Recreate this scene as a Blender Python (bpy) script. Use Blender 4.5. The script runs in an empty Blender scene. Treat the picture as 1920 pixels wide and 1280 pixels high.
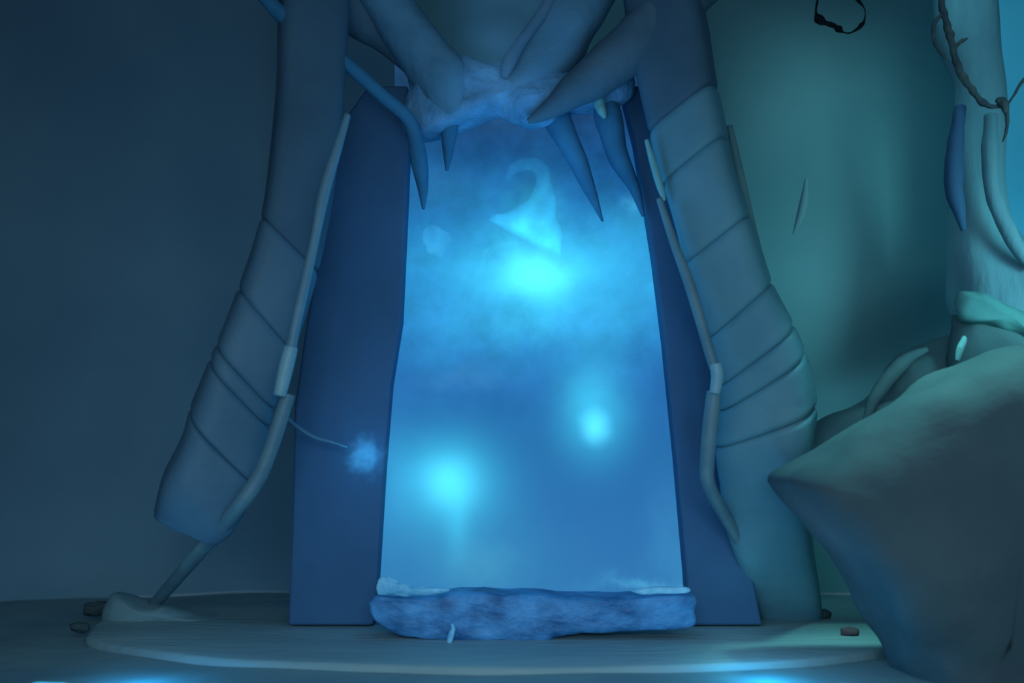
import bpy, math, random
from mathutils import Vector, noise
random.seed(7)
C = bpy.context.scene.collection
F = 1920*35/36.0          # focal length in pixels
H, HY = 1.8, 855.0        # eye height, row of the horizon

def P(px, py, d):
    return Vector(((px-960)/F*d, d, H-(py-HY)/F*d))

def lin(r, g, b):
    def f(c):
        c /= 255.0
        return c/12.92 if c <= .04045 else ((c+.055)/1.055)**2.4
    return (f(r), f(g), f(b))

# ------------------------------------------------------------ materials
def mat(name, c1, c2, scale=1.5, rough=.8, bump=.3, bscale=6.0, spec=.2, detail=5, stretch=(1,1,1), emit=None):
    m = bpy.data.materials.new(name); m.use_nodes = True
    nt = m.node_tree; N = nt.nodes; L = nt.links
    b = N['Principled BSDF']
    b.inputs['Roughness'].default_value = rough
    b.inputs['Specular IOR Level'].default_value = spec
    tc = N.new('ShaderNodeTexCoord'); mp = N.new('ShaderNodeMapping')
    mp.inputs['Scale'].default_value = stretch
    L.new(tc.outputs['Object'], mp.inputs['Vector'])
    n = N.new('ShaderNodeTexNoise'); n.inputs['Scale'].default_value = scale; n.inputs['Detail'].default_value = detail
    L.new(mp.outputs[0], n.inputs['Vector'])
    r = N.new('ShaderNodeValToRGB')
    r.color_ramp.elements[0].position = .32; r.color_ramp.elements[1].position = .68
    r.color_ramp.elements[0].color = (*c1, 1); r.color_ramp.elements[1].color = (*c2, 1)
    L.new(n.outputs['Fac'], r.inputs['Fac']); L.new(r.outputs[0], b.inputs['Base Color'])
    if bump:
        n2 = N.new('ShaderNodeTexNoise'); n2.inputs['Scale'].default_value = bscale; n2.inputs['Detail'].default_value = 6
        L.new(mp.outputs[0], n2.inputs['Vector'])
        bp = N.new('ShaderNodeBump'); bp.inputs['Strength'].default_value = bump; bp.inputs['Distance'].default_value = .05
        L.new(n2.outputs['Fac'], bp.inputs['Height']); L.new(bp.outputs[0], b.inputs['Normal'])
    if emit:
        b.inputs['Emission Color'].default_value = (*emit[0], 1); b.inputs['Emission Strength'].default_value = emit[1]
        L.new(r.outputs[0], b.inputs['Emission Color']) if emit[0] is None else None
    return m

def glow_volume(name, centre, rad, colour, strength, ns=3.0, rag=.5, power=2.0):
    """luminous mist: emission that fades out from the middle of the body"""
    m = bpy.data.materials.new(name); m.use_nodes = True
    nt = m.node_tree; N = nt.nodes; L = nt.links
    N.remove(N['Principled BSDF']); out = N['Material Output']
    tc = N.new('ShaderNodeTexCoord')
    ns_ = N.new('ShaderNodeTexNoise'); ns_.inputs['Scale'].default_value = ns; ns_.inputs['Detail'].default_value = 3
    L.new(tc.outputs['Object'], ns_.inputs['Vector'])
    sub = N.new('ShaderNodeVectorMath'); sub.operation = 'SUBTRACT'
    L.new(ns_.outputs['Color'], sub.inputs[0]); sub.inputs[1].default_value = (.5, .5, .5)
    sc = N.new('ShaderNodeVectorMath'); sc.operation = 'SCALE'; sc.inputs['Scale'].default_value = rag*min(rad)
    L.new(sub.outputs[0], sc.inputs[0])
    ad = N.new('ShaderNodeVectorMath'); ad.operation = 'ADD'
    L.new(tc.outputs['Object'], ad.inputs[0]); L.new(sc.outputs[0], ad.inputs[1])
    s2 = N.new('ShaderNodeVectorMath'); s2.operation = 'SUBTRACT'; L.new(ad.outputs[0], s2.inputs[0]); s2.inputs[1].default_value = centre
    dv = N.new('ShaderNodeVectorMath'); dv.operation = 'DIVIDE'; L.new(s2.outputs[0], dv.inputs[0]); dv.inputs[1].default_value = rad
    ln = N.new('ShaderNodeVectorMath'); ln.operation = 'LENGTH'; L.new(dv.outputs[0], ln.inputs[0])
    mr = N.new('ShaderNodeMapRange'); mr.interpolation_type = 'SMOOTHERSTEP'
    mr.inputs['From Min'].default_value = 1.0; mr.inputs['From Max'].default_value = 0.0
    mr.inputs['To Min'].default_value = 0; mr.inputs['To Max'].default_value = 1
    L.new(ln.outputs['Value'], mr.inputs['Value'])
    pw = N.new('ShaderNodeMath'); pw.operation = 'POWER'; pw.inputs[1].default_value = power; L.new(mr.outputs[0], pw.inputs[0])
    mu = N.new('ShaderNodeMath'); mu.operation = 'MULTIPLY'; mu.inputs[1].default_value = strength; L.new(pw.outputs[0], mu.inputs[0])
    em = N.new('ShaderNodeEmission'); em.inputs['Color'].default_value = (*colour, 1); L.new(mu.outputs[0], em.inputs['Strength'])
    L.new(em.outputs[0], out.inputs['Volume'])
    return m

# ------------------------------------------------------------ mesh helpers
def link(name, verts, faces, m, parent=None, smooth=True):
    me = bpy.data.meshes.new(name); me.from_pydata([tuple(v) for v in verts], [], faces); me.update()
    if smooth:
        for p in me.polygons: p.use_smooth = True
    me.materials.append(m)
    o = bpy.data.objects.new(name, me); C.objects.link(o)
    if parent: o.parent = parent
    return o

def fixn(o):
    import bmesh
    bm = bmesh.new(); bm.from_mesh(o.data); bmesh.ops.recalc_face_normals(bm, faces=bm.faces); bm.to_mesh(o.data); bm.free()
    return o

def tag(o, label=None, cat=None, group=None, kind=None):
    if label: o['label'] = label
    if cat: o['category'] = cat
    if group: o['group'] = group
    if kind: o['kind'] = kind
    return o

def thing(name, label, cat, group=None):
    o = bpy.data.objects.new(name, None); C.objects.link(o); o.empty_display_size = .2
    return tag(o, label, cat, group)

def spline(pts, n):
    """Catmull-Rom through tuples of equal length"""
    out = []
    k = len(pts)
    for i in range(k-1):
        p0 = pts[max(i-1, 0)]; p1 = pts[i]; p2 = pts[i+1]; p3 = pts[min(i+2, k-1)]
        for j in range(n):
            t = j/n
            out.append(tuple(.5*((2*b)+(c-a)*t+(2*a-5*b+4*c-d)*t*t+(3*b-a-3*c+d)*t**3) for a, b, c, d in zip(p0, p1, p2, p3)))
    out.append(tuple(pts[-1]))
    return out

def tube(name, st, m, parent=None, k=24, n=10, expo=2.0, depth=1.0, rough=0.0, rscale=5.0, roll=0.0, skew=0.0, groove=None, seed=0, sub=True, skew_end=0.0):
    """lofted body; st = stations (px, py, half width px, distance). groove = (shrink, rings) at both ends"""
    S = spline(st, n) if sub else list(st)
    pos = [P(a, b, d) for a, b, w, d in S]; rad = [max(w, .3)/F*d for a, b, w, d in S]
    V = []; Fc = []
    R = len(S)
    for i in range(R):
        t = (pos[min(i+1, R-1)]-pos[max(i-1, 0)]).normalized()
        D = Vector((0, 1, 0)); D = (D-t*D.dot(t)).normalized(); Sd = t.cross(D).normalized()
        r = rad[i]
        if groove:
            e = min(i, R-1-i)
            if e < groove[1]: r *= 1-groove[0]*(1-e/groove[1])**2
        for j in range(k):
            a = 2*math.pi*j/k
            c, s = math.cos(a), math.sin(a)
            cx = math.copysign(abs(c)**(2/expo), c); sx = math.copysign(abs(s)**(2/expo), s)
            x, y = cx*r, sx*r*depth
            xr = x*math.cos(roll)-y*math.sin(roll); yr = x*math.sin(roll)+y*math.cos(roll)
            v = pos[i]+Sd*xr+D*yr+t*(skew*xr*(1-skew_end*i/(R-1)))
            if rough:
                q = noise.noise(v*rscale+Vector((seed, seed*1.7, 0)))
                v = v+(Sd*xr+D*yr)*(rough*q)
            V.append(v)
    for i in range(R-1):
        for j in range(k):
            Fc.append((i*k+j, i*k+(j+1) % k, (i+1)*k+(j+1) % k, (i+1)*k+j))
    a = len(V); V.append(sum((V[j] for j in range(k)), Vector())/k)
    b = len(V); V.append(sum((V[(R-1)*k+j] for j in range(k)), Vector())/k)
    for j in range(k):
        Fc.append((a, (j+1) % k, j)); Fc.append((b, (R-1)*k+j, (R-1)*k+(j+1) % k))
    return fixn(link(name, V, Fc, m, parent))

def dome(name, outline, d, thick, m, parent=None, centre=None, n=4, rings=10, expo=2.6, rough=.06, rscale=2.0, back=.6, seed=0, dslope=0.0):
    """closed rounded body whose silhouette from the front is the outline"""
    pts = [P(x, y, d) for x, y in [(q[0], q[1]) for q in spline([tuple(map(float, p)) for p in outline]+[tuple(map(float, outline[0]))], n)[:-1]]]
    c = P(*centre, d) if centre else sum(pts, Vector())/len(pts)
    k = len(pts); V = []; Fc = []
    levels = [(math.cos(a)**(2/expo), math.sin(a)**(2/expo)) for a in [math.pi/2*i/rings for i in range(rings)]]
    layers = [(s, -h*thick) for s, h in levels]
    layersb = [(s, h*thick*back) for s, h in levels[1:]]
    allr = list(reversed(layersb))+layers
    for s, y in allr:
        for p in pts:
            v = c+(p-c)*s; v.y += y + dslope*(v.z-c.z)
            q = noise.noise(v*rscale+Vector((seed*3.1, seed, 0)))+.5*noise.noise(v*rscale*2.7+Vector((seed, 0, 4)))
            dirv = Vector(((p-c).x*s, y, (p-c).z*s))
            if dirv.length > 1e-6: v = v+dirv.normalized()*rough*q
            V.append(v)
    for i in range(len(allr)-1):
        for j in range(k):
            Fc.append((i*k+j, i*k+(j+1) % k, (i+1)*k+(j+1) % k, (i+1)*k+j))
    for row in (0, len(allr)-1):
        a = len(V); V.append(sum((V[row*k+j] for j in range(k)), Vector())/k)
        for j in range(k): Fc.append((a, row*k+j, row*k+(j+1) % k))
    return fixn(link(name, V, Fc, m, parent))

def prism(name, poly, d0, d1, m, parent=None, bev=.03, rough=.0, smooth=False):
    """poly in pixels at distance d0 extruded straight back to d1"""
    a = [P(x, y, d0) for x, y in poly]; b = [Vector((v.x, d1, v.z)) for v in a]; k = len(a)
    Fc = [tuple(range(k)), tuple(range(2*k-1, k-1, -1))]+[(i, (i+1) % k, k+(i+1) % k, k+i) for i in range(k)]
    o = fixn(link(name, a+b, Fc, m, parent, smooth=smooth))
    if bev:
        md = o.modifiers.new('b', 'BEVEL'); md.width = bev; md.segments = 3; md.limit_method = 'ANGLE'
    return o

def sheet(name, x0, x1, z0, z1, nx, nz, fy, m, kind='structure'):
    V = []; Fc = []
    for j in range(nz+1):
        for i in range(nx+1):
            x = x0+(x1-x0)*i/nx; z = z0+(z1-z0)*j/nz
            V.append(Vector((x, fy(x, z), z)))
    for j in range(nz):
        for i in range(nx):
            a = j*(nx+1)+i; Fc.append((a, a+1, a+nx+2, a+nx+1))
    o = link(name, V, Fc, m)
    if kind: o['kind'] = kind
    return o

def G(x, z, cx, cz, sx, sz, rot=0):
    dx, dz = x-cx, z-cz
    c, s = math.cos(rot), math.sin(rot); u = (dx*c+dz*s)/sx; v = (-dx*s+dz*c)/sz
    return math.exp(-u*u-v*v)

# ------------------------------------------------------------ palette
A = lambda r, g, b: (r, g, b)
M_wallL = mat('wall_blue', (.15,.26,.34), (.20,.32,.39), .5, .95, .25, 3)
M_wallR = mat('wall_teal', (.13,.27,.29), (.17,.31,.33), .45, .9, .2, 2.5)
M_floor = mat('floor_stone', (.17,.26,.29), (.23,.33,.34), .9, .6, .4, 4, .35)
M_plat = mat('platform_stone', (.21,.31,.33), (.30,.40,.41), .8, .5, .35, 5, .4, stretch=(.5, 2, 1))
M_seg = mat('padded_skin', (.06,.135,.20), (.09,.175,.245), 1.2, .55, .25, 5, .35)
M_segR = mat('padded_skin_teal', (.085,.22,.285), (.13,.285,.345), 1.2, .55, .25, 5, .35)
M_seg_shade = mat('padded_skin_shaded', (.055,.11,.165), (.075,.145,.205), 1.2, .7, .25, 5, .2)  # same skin with the shade at the arm tops put into its colour
M_rod = mat('rod_metal', (.11,.22,.29), (.155,.28,.35), 3, .45, .2, 10, .5)
M_rodd = mat('rod_dark', (.10,.19,.24), (.14,.24,.28), 3, .5, .2, 10, .4)
M_tip = mat('pale_sleeve', (.20,.36,.42), (.26,.43,.48), 4, .45, .2, 12, .5)
M_jamb = mat('jamb_stone', (.04,.11,.21), (.055,.14,.27), .8, .7, .25, 4, .25)
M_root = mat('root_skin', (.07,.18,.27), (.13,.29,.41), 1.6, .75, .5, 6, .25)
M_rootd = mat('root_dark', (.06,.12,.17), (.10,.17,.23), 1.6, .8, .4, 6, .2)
M_rootb = mat('root_blue', (.03,.14,.25), (.05,.20,.34), 2, .85, .5, 6, .15)
M_moss = mat('hanging_moss', (.08,.22,.36), (.18,.40,.62), 3.0, .9, .8, 9, .1)
M_ice = mat('blue_ice_rock', (.02,.11,.28), (.11,.36,.68), 3.2, .5, .6, 8, .4, stretch=(1, 1, 1.6))
M_frost = mat('frost_glow', (.15,.40,.60), (.45,.75,.90), 5, .7, .5, 14, .3, emit=(lin(50,150,205), .15))  # crust colour with a weak glow of its own put in
M_rock = mat('rock_dark', (.075,.105,.12), (.105,.135,.145), 1.2, .85, .5, 4, .2)
M_boulder = mat('boulder_rock', (.065,.095,.11), (.09,.12,.135), 1.2, .85, .5, 4, .2)
M_rockT = mat('rock_teal', (.08,.17,.19), (.12,.22,.235), 1.2, .85, .45, 4, .2)
M_pil = mat('pillar_rock', (.14,.30,.38), (.20,.40,.46), 1.3, .8, .4, 4, .2, stretch=(2.5, 1, .6))
M_vine = mat('vine_bark', (.07,.10,.12), (.12,.16,.16), 8, .9, .5, 20, .1)
M_black = mat('black_cord', (.003,.006,.008), (.008,.012,.015), 10, .8, .4, 30, .1)
M_red = mat('red_pebble', (.12,.07,.08), (.17,.08,.09), 8, .8, .3, 14, .2)
M_stone = mat('loose_stone', (.05,.075,.08), (.08,.10,.10), 5, .9, .4, 12, .1)
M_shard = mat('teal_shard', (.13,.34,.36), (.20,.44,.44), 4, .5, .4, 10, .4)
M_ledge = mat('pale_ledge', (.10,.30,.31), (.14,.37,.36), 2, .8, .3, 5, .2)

# ------------------------------------------------------------ setting
def wl(x, z):
    return 13.6+.25*noise.noise(Vector((x*.35, z*.3, 1)))-.9*G(x, z, -8, 0, 3.5, 2.0)+.5*G(x, z, -3.6, 4.5, .7, 6)
sheet('wall_left', -13, -1.3, -.06, 9.5, 110, 80, wl, M_wallL)
def side(name, x, m):
    V = []; Fc = []
    for j in range(21):
        for i in range(31):
            y = -3+17*i/30; z = -.06+9.6*j/20
            V.append((x+.5*noise.noise(Vector((y*.4, z*.4, x))), y, z))
    for j in range(20):
        for i in range(30):
            a = j*31+i; Fc.append((a, a+1, a+32, a+31))
    tag(link(name, V, Fc, m), kind='structure')
side('wall_west_blocker', -9.5, M_wallL)  # unseen side walls, added to cut world light from left and right
side('wall_east_blocker', 9.5, M_wallR)
def wr(x, z):
    y = 13.6+.25*noise.noise(Vector((x*.35, z*.3, 1)))
    y -= .9*G(x, z, 4.0, 4.6, 1.5, 2.6)             # broad swelling
    y += .7*G(x, z, 5.4, 2.9, 1.2, .7, .5)          # hollow
    y -= .8*G(x, z, 4.3, 2.0, 1.7, .45, .6)         # ridge sloping up to the right
    y += .4*G(x, z, 2.3, 4, .35, 5)
    return y
sheet('wall_right', -1.3, 13, -.06, 9.5, 130, 90, wr, M_wallR)
fl = []
nx, ny = 120, 60
V = []; Fc = []
for j in range(ny+1):
    for i in range(nx+1):
        x = -13+26*i/nx; y = 3+12*j/ny
        z = -.07+.035*noise.noise(Vector((x*.8, y*.8, 3)))
        V.append((x, y, z))
for j in range(ny):
    for i in range(nx):
        a = j*(nx+1)+i; Fc.append((a, a+1, a+nx+2, a+nx+1))
tag(link('floor', V, Fc, M_floor), kind='structure')

def ceil(x, y): return 8.9+.3*noise.noise(Vector((x*.4, y*.4, 5)))
V = []; Fc = []
for j in range(41):
    for i in range(61):
        x = -13+26*i/60; y = 4+10.5*j/40
        V.append((x, y, ceil(x, y)))
for j in range(40):
    for i in range(60):
        a = j*61+i; Fc.append((a, a+61, a+62, a+1))
tag(link('ceiling_blocker', V, Fc, M_rootd), kind='structure')  # unseen slab added overhead to block world light and darken the upper parts

# low round platform
V = []; Fc = []
prof = [(1.0, -.12), (1.0, -.03), (.994, -.008), (.985, 0.0), (.90, -.004), (.89, .0), (.6, 0), (.3, 0), (.05, 0)]
K = 160
for r, z in prof:
    for j in range(K):
        a = 2*math.pi*j/K
        w = 1+.012*math.sin(5*a+1)+.008*math.sin(11*a)
        V.append((0.05+4.6*r*w*math.cos(a), 10.75+2.25*r*w*math.sin(a), z))
for i in range(len(prof)-1):
    for j in range(K): Fc.append((i*K+j, i*K+(j+1) % K, (i+1)*K+(j+1) % K, (i+1)*K+j))
Fc.append(tuple((len(prof)-1)*K+j for j in range(K)))
tag(fixn(link('stone_platform', V, Fc, M_plat)), 'low wide round stone platform under the glowing doorway', 'platform')

# ------------------------------------------------------------ glowing doorway
def panel_material():
    m = bpy.data.materials.new('luminous_panel'); m.use_nodes = True
    nt = m.node_tree; N = nt.nodes; L = nt.links
    N.remove(N['Principled BSDF']); out = N['Material Output']
    tc = N.new('ShaderNodeTexCoord')
    def vm(op, a, b):
        v = N.new('ShaderNodeVectorMath'); v.operation = op
        for i, s in enumerate((a, b)):
            if s is None: continue
            if isinstance(s, (tuple, list, Vector)): v.inputs[i].default_value = tuple(s)
            else: L.new(s, v.inputs[i])
        return v
    def math_(op, a, b=None):
        v = N.new('ShaderNodeMath'); v.operation = op
        for i, s in enumerate((a, b)):
            if s is None: continue
            if isinstance(s, (int, float)): v.inputs[i].default_value = s
            else: L.new(s, v.inputs[i])
        return v.outputs[0]
    def nz(scale, detail=5, rough=.55, vec=None):
        n = N.new('ShaderNodeTexNoise'); n.inputs['Scale'].default_value = scale; n.inputs['Detail'].default_value = detail
        n.inputs['Roughness'].default_value = rough
        L.new(vec if vec else tc.outputs['Object'], n.inputs['Vector']); return n
    n1 = nz(1.6, 6, .6)
    off = vm('SUBTRACT', n1.outputs['Color'], (.5, .5, .5))
    sc = vm('MULTIPLY', off.outputs[0], (.75, 0, .75))
    Pd = vm('ADD', tc.outputs['Object'], sc.outputs[0]).outputs[0]
    sep = N.new('ShaderNodeSeparateXYZ'); L.new(tc.outputs['Object'], sep.inputs[0])
    D = PANEL_D
    z = lambda py: H-(py-HY)/F*D
    x = lambda px: (px-960)/F*D
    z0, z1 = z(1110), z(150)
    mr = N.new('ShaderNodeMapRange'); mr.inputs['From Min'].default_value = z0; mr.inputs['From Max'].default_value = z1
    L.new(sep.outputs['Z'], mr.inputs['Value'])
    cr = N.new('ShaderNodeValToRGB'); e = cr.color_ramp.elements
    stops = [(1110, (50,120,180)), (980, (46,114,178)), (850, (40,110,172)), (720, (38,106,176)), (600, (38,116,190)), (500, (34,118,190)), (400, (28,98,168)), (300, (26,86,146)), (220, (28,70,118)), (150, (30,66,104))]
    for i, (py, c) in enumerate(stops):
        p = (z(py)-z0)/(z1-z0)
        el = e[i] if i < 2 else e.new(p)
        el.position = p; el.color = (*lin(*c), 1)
    # keep stops in order
    L.new(mr.outputs[0], cr.inputs['Fac'])
    acc = cr.outputs['Color']
    n2 = nz(2.4, 7, .6, None)
    # cloud modulation, stronger upwards
    cm = N.new('ShaderNodeMapRange'); L.new(n2.outputs['Fac'], cm.inputs['Value'])
    cm.inputs['From Min'].default_value = .35; cm.inputs['From Max'].default_value = .68
    cm.inputs['To Min'].default_value = .78; cm.inputs['To Max'].default_value = 1.22
    low = N.new('ShaderNodeMapRange'); L.new(sep.outputs['Z'], low.inputs['Value'])
    low.inputs['From Min'].default_value = z(820); low.inputs['From Max'].default_value = z(600)
    mixf = N.new('ShaderNodeMix'); mixf.data_type = 'FLOAT'; L.new(low.outputs[0], mixf.inputs['Factor'])
    mixf.inputs['A'].default_value = 1.0; L.new(cm.outputs[0], mixf.inputs['B'])
    s = N.new('ShaderNodeVectorMath'); s.operation = 'SCALE'; L.new(acc, s.inputs[0]); L.new(mixf.outputs[0], s.inputs['Scale'])
    acc = s.outputs[0]
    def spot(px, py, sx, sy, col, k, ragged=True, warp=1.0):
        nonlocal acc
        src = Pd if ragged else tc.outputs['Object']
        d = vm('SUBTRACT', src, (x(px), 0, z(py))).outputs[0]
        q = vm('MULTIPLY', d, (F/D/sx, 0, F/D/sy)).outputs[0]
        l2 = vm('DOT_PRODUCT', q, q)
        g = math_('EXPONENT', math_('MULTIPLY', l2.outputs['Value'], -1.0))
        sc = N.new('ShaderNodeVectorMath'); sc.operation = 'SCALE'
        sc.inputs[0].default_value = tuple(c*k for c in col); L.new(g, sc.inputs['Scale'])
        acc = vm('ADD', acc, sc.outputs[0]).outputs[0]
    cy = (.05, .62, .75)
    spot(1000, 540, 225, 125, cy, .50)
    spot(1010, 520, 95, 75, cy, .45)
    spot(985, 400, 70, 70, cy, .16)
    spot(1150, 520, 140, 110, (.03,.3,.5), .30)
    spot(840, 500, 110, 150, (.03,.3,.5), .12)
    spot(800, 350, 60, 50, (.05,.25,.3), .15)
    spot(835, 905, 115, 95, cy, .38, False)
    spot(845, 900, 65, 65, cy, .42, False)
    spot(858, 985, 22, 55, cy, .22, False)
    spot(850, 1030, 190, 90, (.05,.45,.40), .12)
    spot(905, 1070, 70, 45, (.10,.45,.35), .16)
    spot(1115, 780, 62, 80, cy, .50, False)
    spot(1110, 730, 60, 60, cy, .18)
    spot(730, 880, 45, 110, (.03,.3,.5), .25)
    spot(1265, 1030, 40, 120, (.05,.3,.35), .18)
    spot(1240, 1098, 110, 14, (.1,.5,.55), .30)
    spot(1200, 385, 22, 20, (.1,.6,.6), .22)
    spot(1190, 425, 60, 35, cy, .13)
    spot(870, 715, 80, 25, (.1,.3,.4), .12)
    em = N.new('ShaderNodeEmission'); L.new(acc, em.inputs['Color']); em.inputs['Strength'].default_value = 1.0
    L.new(em.outputs[0], out.inputs['Surface'])
    return m
PANEL_D = 10.75
door = thing('glowing_doorway', 'tall tapering doorway of luminous blue mist between dark jambs', 'doorway')
# luminous panel: curved slightly, subdivided
V = []; Fc = []
rows = 60
for j in range(rows+1):
    t = j/rows; py = 1125+(120-1125)*t
    # side edges
    def lerp(tab, y):
        for (ya, xa), (yb, xb) in zip(tab, tab[1:]):
            if yb <= y <= ya: return xa+(xb-xa)*(ya-y)/(ya-yb)
        return tab[-1][1]
    xl = lerp([(1200, 690), (1110, 700), (900, 712), (600, 736), (380, 740), (100, 740)], py)
    xr = lerp([(1200, 1310), (1110, 1300), (700, 1262), (380, 1222), (100, 1200)], py)
    for i in range(31):
        V.append(P(xl+(xr-xl)*i/30, py, PANEL_D))
for j in range(rows):
    for i in range(30):
        a = j*31+i; Fc.append((a, a+1, a+32, a+31))
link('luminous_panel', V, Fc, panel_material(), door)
prism('jamb', [(540,1172), (548,960), (552,760), (575,600), (610,400), (640,230), (690,160), (765,160), (768,240), (762,380), (752,600), (733,720), (720,880), (706,1110), (700,1172)], 10.5, 11.0, M_jamb, door)
prism('jamb', [(1292,1172), (1287,1080), (1268,860), (1246,640), (1226,480), (1211,385), (1190,260), (1165,160), (1225,160), (1262,300), (1310,480), (1350,640), (1370,760), (1380,900), (1400,1020), (1430,1172)], 10.5, 11.0, M_jamb, door)
# lintel of mossy rock joining the roots
dome('mossy_lintel', [(770,150), (850,120), (930,130), (1000,110), (1080,140), (1180,150), (1150,205), (1060,215), (1010,240), (930,225), (870,240), (815,260), (770,250)], 10.35, .35, M_moss, door, rough=.12, rscale=2.2, n=8)

# threshold block
thr = thing('threshold_block', 'rough blue ice-veined stone block lying across the foot of the doorway', 'stone block')
dome('block_body', [(703,1114), (800,1116), (860,1108), (960,1110), (1080,1117), (1175,1117), (1290,1112), (1297,1140), (1290,1172), (1180,1180), (1080,1186), (1000,1199), (900,1202), (780,1192), (720,1172), (698,1140)], 9.9, .16, M_ice, thr, rough=.06, rscale=5, n=6, expo=6, back=3)
dome('frost_crust', [(709,1088), (722,1080), (735,1092), (752,1090), (775,1099), (800,1103), (835,1102), (842,1109), (800,1116), (740,1115), (709,1112)], 9.78, .08, M_frost, thr, rough=.03, rscale=12, n=5)
dome('frost_crust', [(1180,1107), (1210,1101), (1250,1099), (1288,1101), (1288,1111), (1250,1113), (1200,1114)], 9.78, .05, M_frost, thr, rough=.015, rscale=12, n=5)
tag(fixn(tube('ice_splinter', [(842,1204,5,9.62), (846,1190,6,9.62), (850,1178,4,9.62), (847,1170,2,9.62)], M_frost, None, k=10)), 'small pale ice splinter standing against front of threshold block', 'ice')

# luminous blobs of mist
def blob(name, label, px, py, rx, ry, d, colour, strength, ns=3, rag=.4, power=2, ydepth=None):
    c = P(px, py, d); s = F/d; rad = (rx/s, (ydepth or min(rx, ry)/s), ry/s)
    V = []; Fc = []
    k, r = 28, 16
    for i in range(r+1):
        th = math.pi*i/r
        for j in range(k):
            a = 2*math.pi*j/k
            V.append(c+Vector((rad[0]*math.sin(th)*math.cos(a), rad[1]*math.sin(th)*math.sin(a), rad[2]*math.cos(th))))
    for i in range(r):
        for j in range(k): Fc.append((i*k+j, i*k+(j+1) % k, (i+1)*k+(j+1) % k, (i+1)*k+j))
    o = fixn(link(name, V, Fc, glow_volume(name, tuple(c), rad, colour, strength, ns, rag, power)))
    return tag(o, label, 'glow')
CY = lin(95, 225, 250)
blob('glowing_orb', 'brightest wide cyan glow in the upper middle of the doorway', 1003, 512, 150, 105, 10.1, CY, 1.25, 1.6, .5, 2.2)
blob('glowing_orb', 'small oval cyan glow on the right half of the doorway', 1117, 800, 46, 58, 10.3, CY, 2.4, 4, .35, 1.0)
blob('glowing_orb', 'cyan glow low on the left half of the doorway, trailing a drip', 843, 903, 105, 105, 10.15, CY, .7, 2, .4, 1.8)
blob('glowing_orb', 'faint blue sparkling glow on the dark left jamb', 684, 856, 55, 62, 10.2, lin(60,170,240), 2.4, 9, 1.5, 1.6)

# mist plume above the brightest glow
def plume(name, label, outline, d, thick, col, k, seed):
    if d: o = dome(name, outline, d, thick, M_ice, None, rough=.05, rscale=6, n=6, seed=seed)
    else: o = tube(name, outline, M_ice, None, k=30, depth=.45, rough=.5, rscale=4, seed=seed)
    m = bpy.data.materials.new(name); m.use_nodes = True
    nt = m.node_tree; N = nt.nodes; L = nt.links; N.remove(N['Principled BSDF'])
    tc = N.new('ShaderNodeTexCoord'); n = N.new('ShaderNodeTexNoise'); n.inputs['Scale'].default_value = 5; n.inputs['Detail'].default_value = 4
    L.new(tc.outputs['Object'], n.inputs['Vector'])
    mr = N.new('ShaderNodeMapRange'); mr.inputs['From Min'].default_value = .4; mr.inputs['From Max'].default_value = .7
    mr.inputs['To Min'].default_value = k*.35; mr.inputs['To Max'].default_value = k
    L.new(n.outputs['Fac'], mr.inputs['Value'])
    e = N.new('ShaderNodeEmission'); e.inputs['Color'].default_value = (*col, 1); L.new(mr.outputs[0], e.inputs['Strength'])
    L.new(e.outputs[0], N['Material Output'].inputs['Volume'])
    o.data.materials.clear(); o.data.materials.append(m)
    return tag(o, label, 'mist')
plume('mist_plume', 'hooked plume of pale blue mist rising above the brightest glow', [(953,338,4,10.4), (962,318,11,10.4), (988,307,13,10.4), (1012,316,13,10.4), (1017,345,15,10.4), (1012,375,27,10.4), (1003,400,44,10.4), (995,425,62,10.4), (985,446,72,10.4)], 0, .12, lin(45,165,215), 4.5, 1)
plume('mist_plume', 'small pale teal mist tuft near the left edge of the doorway', [(800,430), (822,428), (846,448), (838,465), (825,482), (805,475), (795,450)], 10.4, .10, lin(60,150,185), 3.5, 2)
plume('mist_plume', 'thin curling mist wisp left of the brightest glow', [(905,503,3,10.35), (909,482,7,10.35), (925,465,8,10.35), (950,458,7,10.35), (985,455,3,10.35)], 0, .06, lin(60,200,235), 5, 3)
blob('smoke_cloud', 'soft blue smoke drifting around the mossy lintel where the roots meet', 940, 185, 150, 72, 10.0, lin(60,120,175), .24, 2.2, 1.6, 1.6, 70)
s_ = [o for o in C.objects if o.name.startswith('smoke_cloud')][0]; s_['category'] = 'smoke'

# ------------------------------------------------------------ segmented arms on both sides
def arm(name, label, st, cuts, m, skew, roll, depth=.9, expo=3.2, sh=.07):
    t = thing(name, label, 'segmented arm')
    S = spline(st, 30)
    idx = [0]
    for c in cuts:
        idx.append(min(range(len(S)), key=lambda i: abs(S[i][1]-c)))
    idx.append(len(S)-1)
    for a, b in zip(idx, idx[1:]):
        if b-a < 3: continue
        seg = S[a:b+1]
        tube('segment', seg, M_seg_shade if a == 0 else m, t, k=40, expo=expo, depth=depth, roll=roll, skew=skew, groove=(sh, 3), sub=False, rough=.05, rscale=1.5, skew_end=1.0 if b == idx[-1] else 0.0)  # topmost segment takes the copy with shade in its colour
    return t
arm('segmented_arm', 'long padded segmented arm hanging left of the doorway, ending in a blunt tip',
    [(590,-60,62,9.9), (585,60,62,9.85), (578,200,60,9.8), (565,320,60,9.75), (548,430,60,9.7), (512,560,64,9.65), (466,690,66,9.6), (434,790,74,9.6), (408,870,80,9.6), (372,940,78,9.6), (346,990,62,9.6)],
    [460, 600, 705, 735, 838], M_seg, .60, .40, expo=4)
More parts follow.
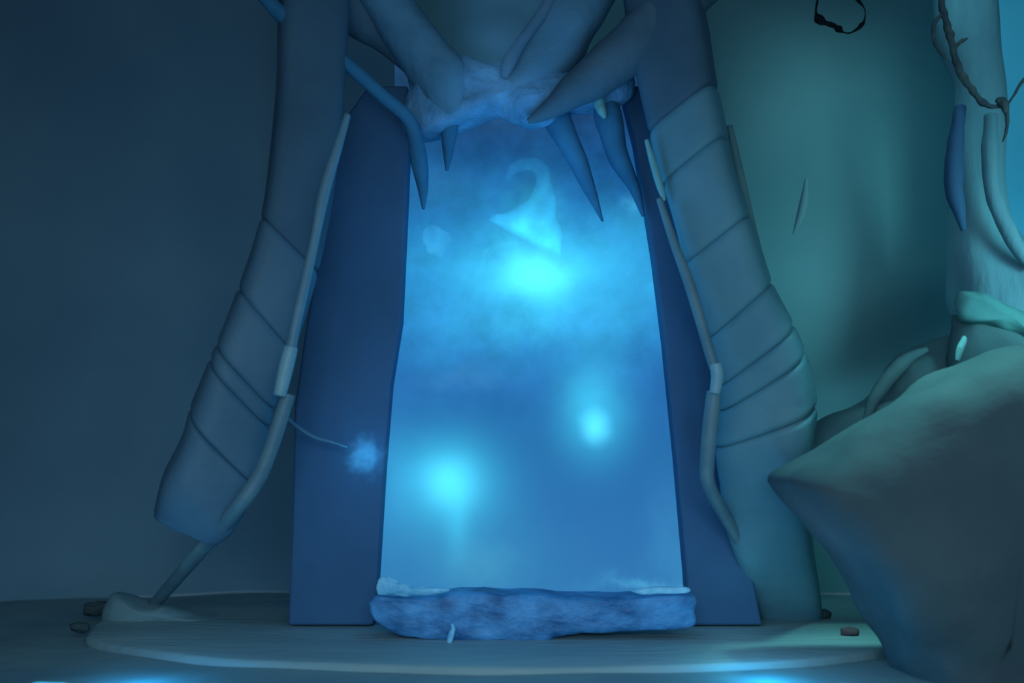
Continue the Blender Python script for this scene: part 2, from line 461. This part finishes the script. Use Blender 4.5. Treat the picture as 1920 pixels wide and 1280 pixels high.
arm('segmented_arm', 'thick padded segmented arm leaning right of the doorway, foot behind the dark boulder',
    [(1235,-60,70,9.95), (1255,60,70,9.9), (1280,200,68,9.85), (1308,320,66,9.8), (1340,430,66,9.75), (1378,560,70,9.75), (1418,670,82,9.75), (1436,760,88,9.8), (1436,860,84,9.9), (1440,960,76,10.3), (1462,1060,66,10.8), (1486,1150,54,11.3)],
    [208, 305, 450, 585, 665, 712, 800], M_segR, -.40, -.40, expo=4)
tag(fixn(tube('slender_tendril', [(1368,236,6,9.9), (1385,320,9,9.9), (1404,400,8,9.9), (1424,470,5,9.85)], M_rockT, None, k=12)), 'slender teal tendril running along the outer edge of right arm', 'tendril')

# ------------------------------------------------------------ jointed rods
r = thing('jointed_rod', 'thin bent jointed rod standing left of the doorway', 'rod')
tube('upper_rod', [(652,215,6,9.4), (632,280,9,9.35), (608,360,11,9.3), (592,440,9,9.25), (572,530,10,9.2), (552,620,10,9.15), (545,655,11,9.15)], M_rod, r, k=16)
tube('pale_sleeve', [(546,650,13,9.12), (536,690,14,9.12), (524,742,12,9.12)], M_tip, r, k=16)
tube('lower_rod', [(541,738,13,9.2), (524,790,14,9.2), (506,845,14,9.2), (482,900,15,9.2), (440,958,15,9.25), (380,1028,14,9.9), (288,1134,11,11.3)], M_rodd, r, k=16)
r = thing('jointed_rod', 'thin bent jointed rod standing right of the doorway', 'rod')
tube('upper_rod', [(1236,372,6,9.5), (1262,450,8,9.45), (1290,525,10,9.4), (1313,600,10,9.35), (1332,665,10,9.3), (1340,690,10,9.3)], M_rodd, r, k=16)
tube('pale_sleeve', [(1341,682,11,9.28), (1345,705,12,9.28), (1340,738,10,9.28)], M_tip, r, k=16)
tube('lower_rod', [(1339,734,14,9.35), (1332,800,15,9.35), (1326,870,14,9.4), (1328,905,13,9.45), (1352,955,12,9.8), (1400,1035,11,10.4), (1468,1146,9,11.2)], M_rodd, r, k=16)
tag(fixn(tube('ice_spike', [(1212,262,4,9.6), (1226,310,7,9.6), (1238,350,7,9.6), (1246,376,3,9.6)], M_shard, None, k=10)), 'slim pale spike hanging beside the upper right jamb', 'spike')
tag(fixn(tube('smoke_strand', [(540,786,5,9.9), (560,802,4,9.9), (590,820,4,9.95), (620,828,3,10), (650,838,2,10.1)], M_root, None, k=8)), 'thin pale strand curling from the left rod toward the faint blue glow', 'strand')

# ------------------------------------------------------------ overhead roots
def root(label, st, m, rough=.25, seed=0, k=24, name='overhead_root'):
    return tag(tube(name, st, m, None, k=k, rough=rough, rscale=2.5, seed=seed), label, 'root')
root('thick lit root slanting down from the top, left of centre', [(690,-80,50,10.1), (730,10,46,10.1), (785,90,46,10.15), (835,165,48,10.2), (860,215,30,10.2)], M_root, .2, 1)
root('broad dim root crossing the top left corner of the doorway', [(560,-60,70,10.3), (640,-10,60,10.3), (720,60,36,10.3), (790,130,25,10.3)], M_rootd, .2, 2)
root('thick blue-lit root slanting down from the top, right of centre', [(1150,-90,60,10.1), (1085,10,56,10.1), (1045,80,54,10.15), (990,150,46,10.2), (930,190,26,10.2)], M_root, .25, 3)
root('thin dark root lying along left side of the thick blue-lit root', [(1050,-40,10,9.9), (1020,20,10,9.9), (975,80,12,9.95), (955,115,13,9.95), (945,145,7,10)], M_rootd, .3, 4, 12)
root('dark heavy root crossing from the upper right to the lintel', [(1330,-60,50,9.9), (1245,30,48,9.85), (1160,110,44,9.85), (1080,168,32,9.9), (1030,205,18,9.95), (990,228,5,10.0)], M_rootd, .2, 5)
root('long slender root running from top left edge down to left jamb', [(470,-40,14,9.55), (520,20,15,9.6), (580,65,15,9.7), (650,120,13,9.8), (715,178,12,9.9), (768,228,13,10), (785,300,15,10.1), (792,350,10,10.2), (794,392,3,10.3)], M_rootb, .2, 6, 14)
root('blue-lit vertical root just inside the left jamb', [(845,180,20,10.25), (842,250,14,10.25), (838,320,3,10.3)], M_rootb, .3, 7, 14)
root('long tapering root hanging inside the upper right of doorway', [(1030,190,24,10.35), (1062,260,22,10.35), (1095,330,14,10.4), (1130,415,2,10.45)], M_rootb, .3, 8, 14)
root('ragged teal root hanging beside the upper right jamb', [(1128,170,12,10.3), (1138,215,22,10.3), (1160,290,22,10.35), (1188,350,13,10.4), (1206,405,3,10.4)], M_rootb, .45, 9, 18)
tag(fixn(tube('moss_tuft', [(1128,166,4,10.15), (1122,185,11,10.15), (1128,205,10,10.15), (1134,222,4,10.15)], M_shard, None, k=12, rough=.4, rscale=12)), 'small green tuft at the top of ragged teal root', 'moss')

# ------------------------------------------------------------ right hand side rocks
b = tag(dome('dark_boulder', [(1457,905), (1466,885), (1530,846), (1600,802), (1700,742), (1790,694), (1860,668), (1960,648), (2150,640), (2250,900), (2200,1420), (1740,1420), (1700,1300), (1655,1190), (1600,1095), (1540,1010), (1478,935)], 8.8, 1.0, M_boulder, rough=.10, rscale=1.2, n=6, centre=(1850,1050), expo=5, back=.5, rings=16), 'huge dark boulder with a lit sloping ridge filling the lower right', 'boulder')
tag(dome('ridge_rock', [(1490,860), (1530,790), (1600,760), (1632,735), (1665,680), (1715,645), (1790,620), (1850,640), (1860,760), (1700,860), (1560,900)], 10.6, .5, M_rockT, rough=.08, rscale=2.5, n=6, expo=2), 'grey-teal rock peeking over the boulder ridge', 'rock')
tag(fixn(tube('curved_rib', [(1620,805,7,10.15), (1638,752,12,10.15), (1668,706,14,10.15), (1702,672,12,10.15), (1738,655,5,10.2)], M_rockT, None, k=14, rough=.2)), 'curved pale rib on the rock behind the boulder ridge', 'rock')
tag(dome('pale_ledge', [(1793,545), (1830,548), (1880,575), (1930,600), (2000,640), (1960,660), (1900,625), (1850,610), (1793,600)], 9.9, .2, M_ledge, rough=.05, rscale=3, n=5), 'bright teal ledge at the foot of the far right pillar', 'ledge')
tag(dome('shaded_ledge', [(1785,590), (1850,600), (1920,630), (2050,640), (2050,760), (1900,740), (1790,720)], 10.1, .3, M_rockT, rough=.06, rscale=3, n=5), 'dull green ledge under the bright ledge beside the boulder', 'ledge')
tag(fixn(tube('ice_shard', [(1795,676,4,9.3), (1800,655,7,9.3), (1807,638,6,9.3), (1806,630,3,9.3)], M_shard, None, k=10)), 'little upright pale shard on the crest of boulder', 'shard')
pil = thing('rock_pillar', 'tall ribbed rock pillar at the far right edge', 'pillar')
tube('pillar_shaft', [(1812,-80,54,11.2), (1816,60,48,11.2), (1832,160,44,11.2), (1838,260,44,11.2), (1830,350,50,11.2), (1846,440,62,11.2), (1880,530,92,11.2), (1930,640,140,11.2), (1950,760,160,11.2)], M_pil, pil, k=48, rough=.3, rscale=1.6, expo=2.2)
tube('rib', [(1800,200,10,10.6), (1790,280,15,10.55), (1789,350,17,10.55), (1800,400,10,10.6), (1806,430,5,10.7)], M_jamb, pil, k=14, rough=.2)
tube('rib', [(1858,215,12,10.6), (1856,300,14,10.6), (1868,380,14,10.6), (1900,450,14,10.6), (1940,500,12,10.6)], M_pil, pil, k=14, rough=.2)
def wn(x, z): return 12.4
m = mat('bright_mist_opening', lin(40,120,150), lin(60,150,180), .8, .9, 0, emit=(lin(42,128,158), .55))
tag(sheet('window_1', 5.6, 9.2, 2.0, 9.2, 4, 4, lambda x, z: 12.0, m), 'pale cyan opening of misty daylight at the right edge', 'opening')
tag(fixn(tube('small_icicle', [(1512,335,3,11.2), (1508,375,8,11.2), (1500,410,8,11.2), (1488,438,2,11.2)], M_wallR, None, k=10)), 'small pale icicle against the teal right wall', 'icicle')

# vines and cord
v = thing('hanging_vine', 'dark knotted vine trailing down the far right pillar', 'vine')
tube('stem', [(1762,-30,6,10.2), (1768,20,6,10.2), (1780,62,7,10.2), (1788,100,6,10.2), (1800,135,7,10.2), (1822,168,6,10.2), (1840,190,6,10.2), (1862,200,4,10.2), (1880,196,4,10.2)], M_vine, v, k=12, rough=.5, rscale=14)
tube('knot', [(1868,188,4,10.15), (1878,190,9,10.15), (1884,200,8,10.15), (1886,212,3,10.15)], M_vine, v, k=12, rough=.4, rscale=12)
tube('twig', [(1765,28,4,10.2), (1752,45,4,10.2), (1750,70,3,10.2), (1760,92,4,10.2), (1774,110,2,10.2)], M_vine, v, k=8, rough=.5, rscale=14)
tube('twig', [(1790,88,4,10.2), (1802,78,4,10.2), (1814,72,2,10.2)], M_vine, v, k=8, rough=.5, rscale=14)
tube('twig', [(1886,200,4,10.2), (1889,225,4,10.2), (1886,250,3,10.2), (1880,265,1.5,10.2)], M_vine, v, k=8, rough=.4, rscale=14)
tube('twig', [(1935,135,3,10.3), (1915,155,3,10.3), (1900,180,2.5,10.25), (1886,200,2,10.2)], M_vine, v, k=8, rough=.3, rscale=14)
cd = thing('cord_loop', 'ragged black cord loop hanging at the top, right of centre', 'cord')
tube('cord', [(1540,-30,2,9.6), (1532,5,2,9.6), (1530,24,3,9.6), (1536,36,8,9.6), (1550,44,4,9.6), (1565,50,5,9.6), (1574,56,6,9.6), (1580,60,2,9.6), (1592,62,1.5,9.6), (1605,56,2.5,9.6), (1614,48,4,9.6), (1620,40,2,9.6), (1622,20,1,9.6), (1612,4,3,9.6), (1600,-8,3,9.6), (1590,-30,2,9.6)], M_black, cd, k=10, n=6, rough=.5, rscale=20)

# loose stones
def stone(px, py, r, m, label, d=None, sq=.7, seed=1, name='loose_stone'):
    d = H*F/(py-HY)
    s = [(px-r, py-r*sq), (px, py-r*1.4*sq), (px+r, py-r*sq), (px+r*.9, py), (px, py+r*.15), (px-r*.9, py)]
    tag(dome(name, s, d, r/F*d*.8, m, rough=r/F*d*.25, rscale=8, n=4, seed=seed, expo=2), label, 'stone')
stone(1592, 1190, 17, M_red, 'small reddish pebble at the foot of the boulder', name='red_pebble', seed=3)
stone(1543, 1158, 15, M_stone, 'small dark stone behind the reddish pebble', seed=4)
stone(182, 1150, 24, M_stone, 'dark loose stone on the left, nearest the left rod foot', seed=5)
stone(150, 1182, 18, M_stone, 'smaller dark stone in front of the left rubble', seed=6)
tag(dome('rubble_mound', [(195,1160), (215,1110), (250,1118), (285,1132), (330,1134), (380,1150), (430,1162), (300,1175), (210,1172)], 11.2, .35, M_floor, rough=.05, rscale=4, n=5), 'low pale rubble mound under the foot of left rod', 'rubble')

# glowing pools close to the lens
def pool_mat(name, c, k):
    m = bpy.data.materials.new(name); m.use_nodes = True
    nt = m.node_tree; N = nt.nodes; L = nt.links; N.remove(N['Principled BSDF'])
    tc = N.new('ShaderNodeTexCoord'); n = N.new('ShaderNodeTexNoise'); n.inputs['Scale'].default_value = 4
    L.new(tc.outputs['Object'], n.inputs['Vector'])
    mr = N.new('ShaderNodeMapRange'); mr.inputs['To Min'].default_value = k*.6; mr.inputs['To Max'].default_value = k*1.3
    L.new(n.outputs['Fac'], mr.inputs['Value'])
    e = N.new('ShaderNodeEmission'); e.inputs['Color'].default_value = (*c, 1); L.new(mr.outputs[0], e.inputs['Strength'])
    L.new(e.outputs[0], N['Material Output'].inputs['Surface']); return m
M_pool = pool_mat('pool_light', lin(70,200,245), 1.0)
def pool(px, py, rx, ry, label, seed):
    d = H*F/(py-HY)
    c = P(px, py, d); V = [Vector((c.x, c.y, -.018))]; K = 48
    for q in range(K):
        a = 2*math.pi*q/K; w = 1+.18*math.sin(3*a+seed)+.1*math.sin(5*a+2*seed)
        V.append(Vector((c.x+rx*w*math.cos(a), c.y+ry*w*math.sin(a), -.02)))
    o = link('glowing_pool', V, [(0, i+1, (i+1) % K+1) for i in range(K)], M_pool)
    tag(o, label, 'pool')
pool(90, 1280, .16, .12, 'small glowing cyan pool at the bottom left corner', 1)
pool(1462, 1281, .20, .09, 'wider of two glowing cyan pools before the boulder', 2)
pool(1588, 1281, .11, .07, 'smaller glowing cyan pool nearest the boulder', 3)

# ------------------------------------------------------------ light
def light(kind, name, loc, col, e, size=1.0, target=None, sizey=None):
    l = bpy.data.lights.new(name, kind); l.color = col; l.energy = e
    if kind == 'AREA':
        l.shape = 'RECTANGLE'; l.size = size; l.size_y = sizey or size
    elif kind in ('POINT', 'SPOT'): l.shadow_soft_size = size
    o = bpy.data.objects.new(name, l); C.objects.link(o); o.location = loc
    if target is not None:
        o.rotation_euler = (Vector(target)-Vector(loc)).to_track_quat('-Z', 'Y').to_euler()
    return o
w = bpy.data.worlds.new('World'); bpy.context.scene.world = w; w.use_nodes = True
bg = w.node_tree.nodes['Background']; bg.inputs[0].default_value = (.26, .43, .58, 1); bg.inputs[1].default_value = .88
light('AREA', 'teal_wall_fill', (4.2, 10.9, 8.2), (.30, .90, 1.0), 16, 2.4, (4.6, 13.2, 3.6)).data.spread = math.radians(75)  # unseen lamp added overhead, grazing the right wall brighter towards its top
light('AREA', 'teal_bounce', (7.5, 6.0, 3.0), (.30, .92, 1.0), 42, 2.5, (4.6, 11.8, 3.0)).data.spread = math.radians(60)
rl = light('SPOT', 'ridge_light', (3.6, 8.75, 6.4), (.28, 1.0, .95), 1000, .35, (3.75, 8.6, 1.7)); rl.data.spot_size = math.radians(44); rl.data.spot_blend = .8
light('POINT', 'doorway_spill', (.2, 9.2, 3.2), (.04, .45, 1.0), 22, .6)
light('POINT', 'root_spill', (.3, 9.4, 4.4), (.12, .5, 1.0), 20, .4)
light('POINT', 'jamb_spark', P(684, 856, 10.1), (.05, .5, 1.0), 1.8, .08)
light('POINT', 'pool_spill_left', P(262, 1262, 8.1)+Vector((0, 0, .14)), (.02, .45, 1.0), 14, .15)
light('POINT', 'pool_spill_right', P(1440, 1256, 8.2)+Vector((0, 0, .14)), (.02, .50, 1.0), 18, .15)

f = light('AREA', 'low_fill', (0, -1.5, 3.2), (.50, .82, 1.0), 62, 5, (0, 12, -.6), 1.5); f.data.spread = math.radians(75)
light('POINT', 'hollow_fill', (3.9, 12.0, 2.5), (.28, .9, 1.0), 7.0, .4)  # unseen lamp added to brighten the low right wall
light('POINT', 'boulder_fill', (2.3, 8.5, .8), (.75, .88, 1.0), 2.2, .4)  # unseen lamp added to lift the left face of the boulder
light('POINT', 'floor_spill_right', (2.3, 10.1, .5), (.35, .85, 1.0), 1.6, .3)
light('POINT', 'floor_spill_left', (-3.6, 9.8, .8), (.35, .80, 1.0), 1.6, .3)
light('POINT', 'threshold_spill', (-.3, 8.9, .7), (.03, .45, 1.0), 1.8, .5)

# ------------------------------------------------------------ camera
cam = bpy.data.cameras.new('camera'); co = bpy.data.objects.new('camera', cam); C.objects.link(co)
co.location = (0, 0, H); co.rotation_euler = (math.pi/2, 0, 0)
cam.lens = 35; cam.sensor_width = 36; cam.shift_y = (HY-640)/1920.0
cam.dof.use_dof = True; cam.dof.focus_distance = 10.3; cam.dof.aperture_fstop = .28
cam.clip_end = 200
sc = bpy.context.scene; sc.camera = co
sc.view_settings.view_transform = 'Standard'; sc.view_settings.look = 'None'
sc.cycles.use_denoising = True; sc.cycles.max_bounces = 6; sc.cycles.volume_bounces = 0
